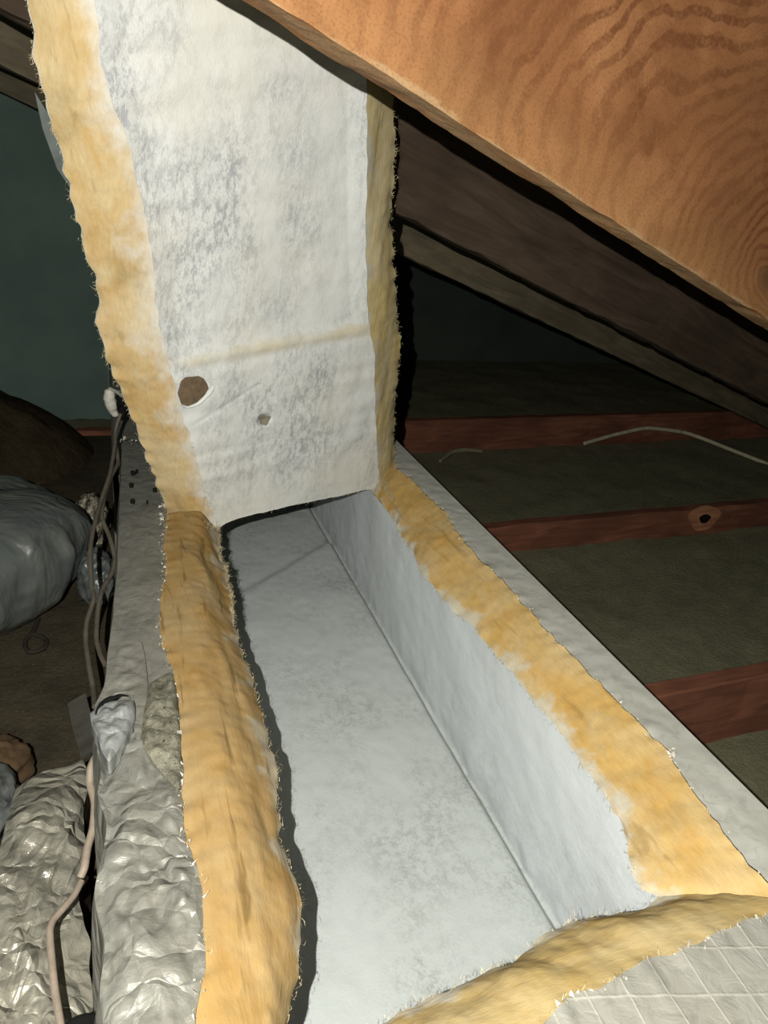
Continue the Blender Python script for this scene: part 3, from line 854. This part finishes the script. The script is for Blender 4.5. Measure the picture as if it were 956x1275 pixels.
# foil-faced batt at lower left
def batt():
    outl = [(20,966),(34,956),(50,948),(68,944),(84,938),(98,930),(104,934),(108,960),(106,1000),(103,1040),(100,1080),(97,1110),(102,1130),(108,1170),(114,1215),(118,1275),(122,1420),(-180,1420),(-180,1180),(-60,1110),(-20,1080),(2,1050),(14,1030),(22,1004),(24,985)]
    zt = -1.30
    pts = [onz(x, y, zt) for x, y in outl]
    poly = [Vector((p.x, p.y)) for p in pts]
    r = empty('insulation_batt', (sum(p.x for p in poly)/len(poly), sum(p.y for p in poly)/len(poly), DK), 'crumpled foil-faced insulation batt leaning against the duct at lower left', 'insulation')
    pp = jag(resample(pts + pts[:1], 240), .010, 18, 501)
    c = Vector((-.28, .72, zt)); rows = []; n = 70
    for k in range(n+1):
        u = k/n; row = []
        for p in pp:
            q = c.lerp(p, u)
            e = 1-u**8
            h = (.045*crumple((q.x*1.5+q.y*.5, q.y*.6-q.x*.3, 0), 4.2, 503) + .022*crumple((q.x*1.4,q.y*.8,0), 11, 505) + .006*ridge((q.x,q.y,0), 26, 7, 3) + .03*fbm(q, 2.2, 509))
            row.append(Vector((q.x, q.y, q.z + h*e + .03*(1-u*u) - .035*u**6)))
        rows.append(row)
    mb = MB(); mb.grid(rows); mb.build('foil_facing', foil_batt, r)
    rim = rows[-1]; mb = MB()
    mb.grid([[p, Vector((p.x+.004*nz(p,20,3), p.y, p.z-.04)), Vector((p.x+.01*nz(p,9,3), p.y-.0, (p.z+DK)/2)), Vector((p.x, p.y, DK+.002))] for p in rim])
    mb.build('insulation_core', mound_m, r)
batt()
# brown paper scrap and dark board at the left frame edge
o = lump('paper_scrap', -8, 985, .10, brown_m, 'brown crumpled paper scrap at the left edge above the foil batt', 'paper', 601, (1.0,.9,.8), DK, .2)
lump('plastic_scrap', -24, 1036, .10, bag_m, 'black plastic lump at the left edge beside the foil batt', 'plastic', 611, (.9,1,1), DK+.04, .2)
# strip of clear tape standing beside the torn tape
mb = MB(); st = [onz(84,876,-1.34), onz(89,900,-1.32), onz(96,925,-1.28), onz(101,945,-1.22)]
mb.grid([[p, p+Vector((.045,.01,.02))] for p in resample(st, 14)]); mb.grid([[p+Vector((0,0,-.004)), p+Vector((.045,.01,.016))] for p in resample(st, 14)], flip=True)
tag(mb.build('tape_strip', dark_board_m, None, True, tuple(st[0])), 'dark glossy strip of loose tape standing left of the torn foil tape', 'tape')
# dark pipe end at the bottom edge
mb = MB(); c = onz(105, 1282, -1.16)
mb.tube([c+Vector((0,-.10,-.02)), c+Vector((0,.0,0)), c+Vector((0,.004,0))], [.038,.038,.03], 20)
tag(mb.build('rubber_plug', black_m, None, True, tuple(c)), 'round dark rubber plug at the bottom edge beside the duct', 'plug')

# ------------------------------------------------------------------ cables
def cable(pts, r, matl, label, n=120, name='electric_cable'):
    mb = MB(); q = resample(pts, n); mb.tube(q, r, 10)
    lo = min(q, key=lambda p: p.z)
    o = mb.build(name, matl, None, True, tuple(lo)); tag(o, label, 'cable'); return o
def hang(l): return [onY(x, y, Y) for x, y, Y in l]
cable(hang([(150,515,2.70),(144,535,2.68),(143,555,2.62),(137,590,2.50),(127,620,2.40),(116,660,2.25),(112,690,2.15),(114,730,2.05),(117,745,2.00),(108,775,1.92),(107,800,1.85),(111,830,1.75),(116,856,1.68),(118,880,1.58)]), .0068, cable_m, 'left of two grey-brown cables hanging beside the sack')
cable(hang([(149,517,2.72),(143,545,2.68),(147,575,2.60),(137,596,2.50),(129,620,2.42),(127,645,2.33),(137,670,2.25),(143,695,2.18),(140,712,2.13),(127,735,2.05),(122,760,1.98),(120,795,1.88),(125,815,1.82),(131,828,1.78)]), .0068, cable_m, 'right of two grey-brown cables, bowed towards the duct')
def zc(l): return [onz(x, y, z) for x, y, z in l]
cable(zc([(126,925,-1.10),(120,940,-1.14),(113,955,-1.15),(112,975,-1.17),(118,1000,-1.18),(116,1030,-1.19),(109,1055,-1.20),(105,1080,-1.21),(100,1092,-1.22)]), .0075, cable_p, 'pinkish-brown cable running down between duct and foil batt')
cable(zc([(101,1098,-1.235),(92,1115,-1.23),(78,1132,-1.22),(66,1146,-1.215),(62,1160,-1.21),(64,1190,-1.205),(68,1230,-1.20),(75,1275,-1.19),(82,1340,-1.19)]), .0062, cable_p, 'pale cable lying on the crumpled foil batt at lower left')
# connector with white tape at the top of the cables
r_ = empty('taped_splice', tuple(onY(150,515,2.70)), 'white-taped cable splice sticking out left of the lid', 'cable splice')
mb = MB(); q = resample(hang([(136,484,2.66),(136,495,2.66),(139,508,2.67),(143,516,2.68)]), 20)
mb.tube([p+Vector((.004*nz(p,60,1),0,.004*nz(p,60,2))) for p in q], [.010+.010*math.sin(math.pi*(i/19)**.8)+.003*nz(p,70,4) for i, p in enumerate(q)], 10); mb.build('white_tape', white_m, r_)
mb = MB(); mb.tube(resample(hang([(137,484,2.66),(145,488,2.62),(154,494,2.55),(162,499,2.42)]), 20), .006, 8); mb.build('tape_tail', white_m, r_)
mb = MB(); mb.tube(resample(hang([(151,492,2.74),(154,505,2.74),(150,518,2.73)]), 12), [.016]*12, 10); mb.build('splice_body', black_m, r_)

# pale cable and twig on the attic floor at right
cable(hang([(728,552,4.88),(745,547,4.93),(770,540,4.97),(806,533,5.0),(850,538,5.0),(880,548,4.90),(910,560,4.76),(956,578,4.52),(1010,600,4.3)]), .016, twig_m, 'pale cable arched against the farthest joist under the rafters at right')
mb = MB(); mb.tube(resample(zc([(548,574,-1.85),(562,563,-1.845),(580,560,-1.84),(600,562,-1.845)]), 24), [.012+.008*math.sin(i/23*3.1) for i in range(24)], 7)
tag(mb.build('pale_strip', plain('dull_strip', (.34,.30,.20)), None, True, tuple(onz(575,562,-1.87))), 'small curled pale strip on the attic floor beside the lid edge', 'debris')
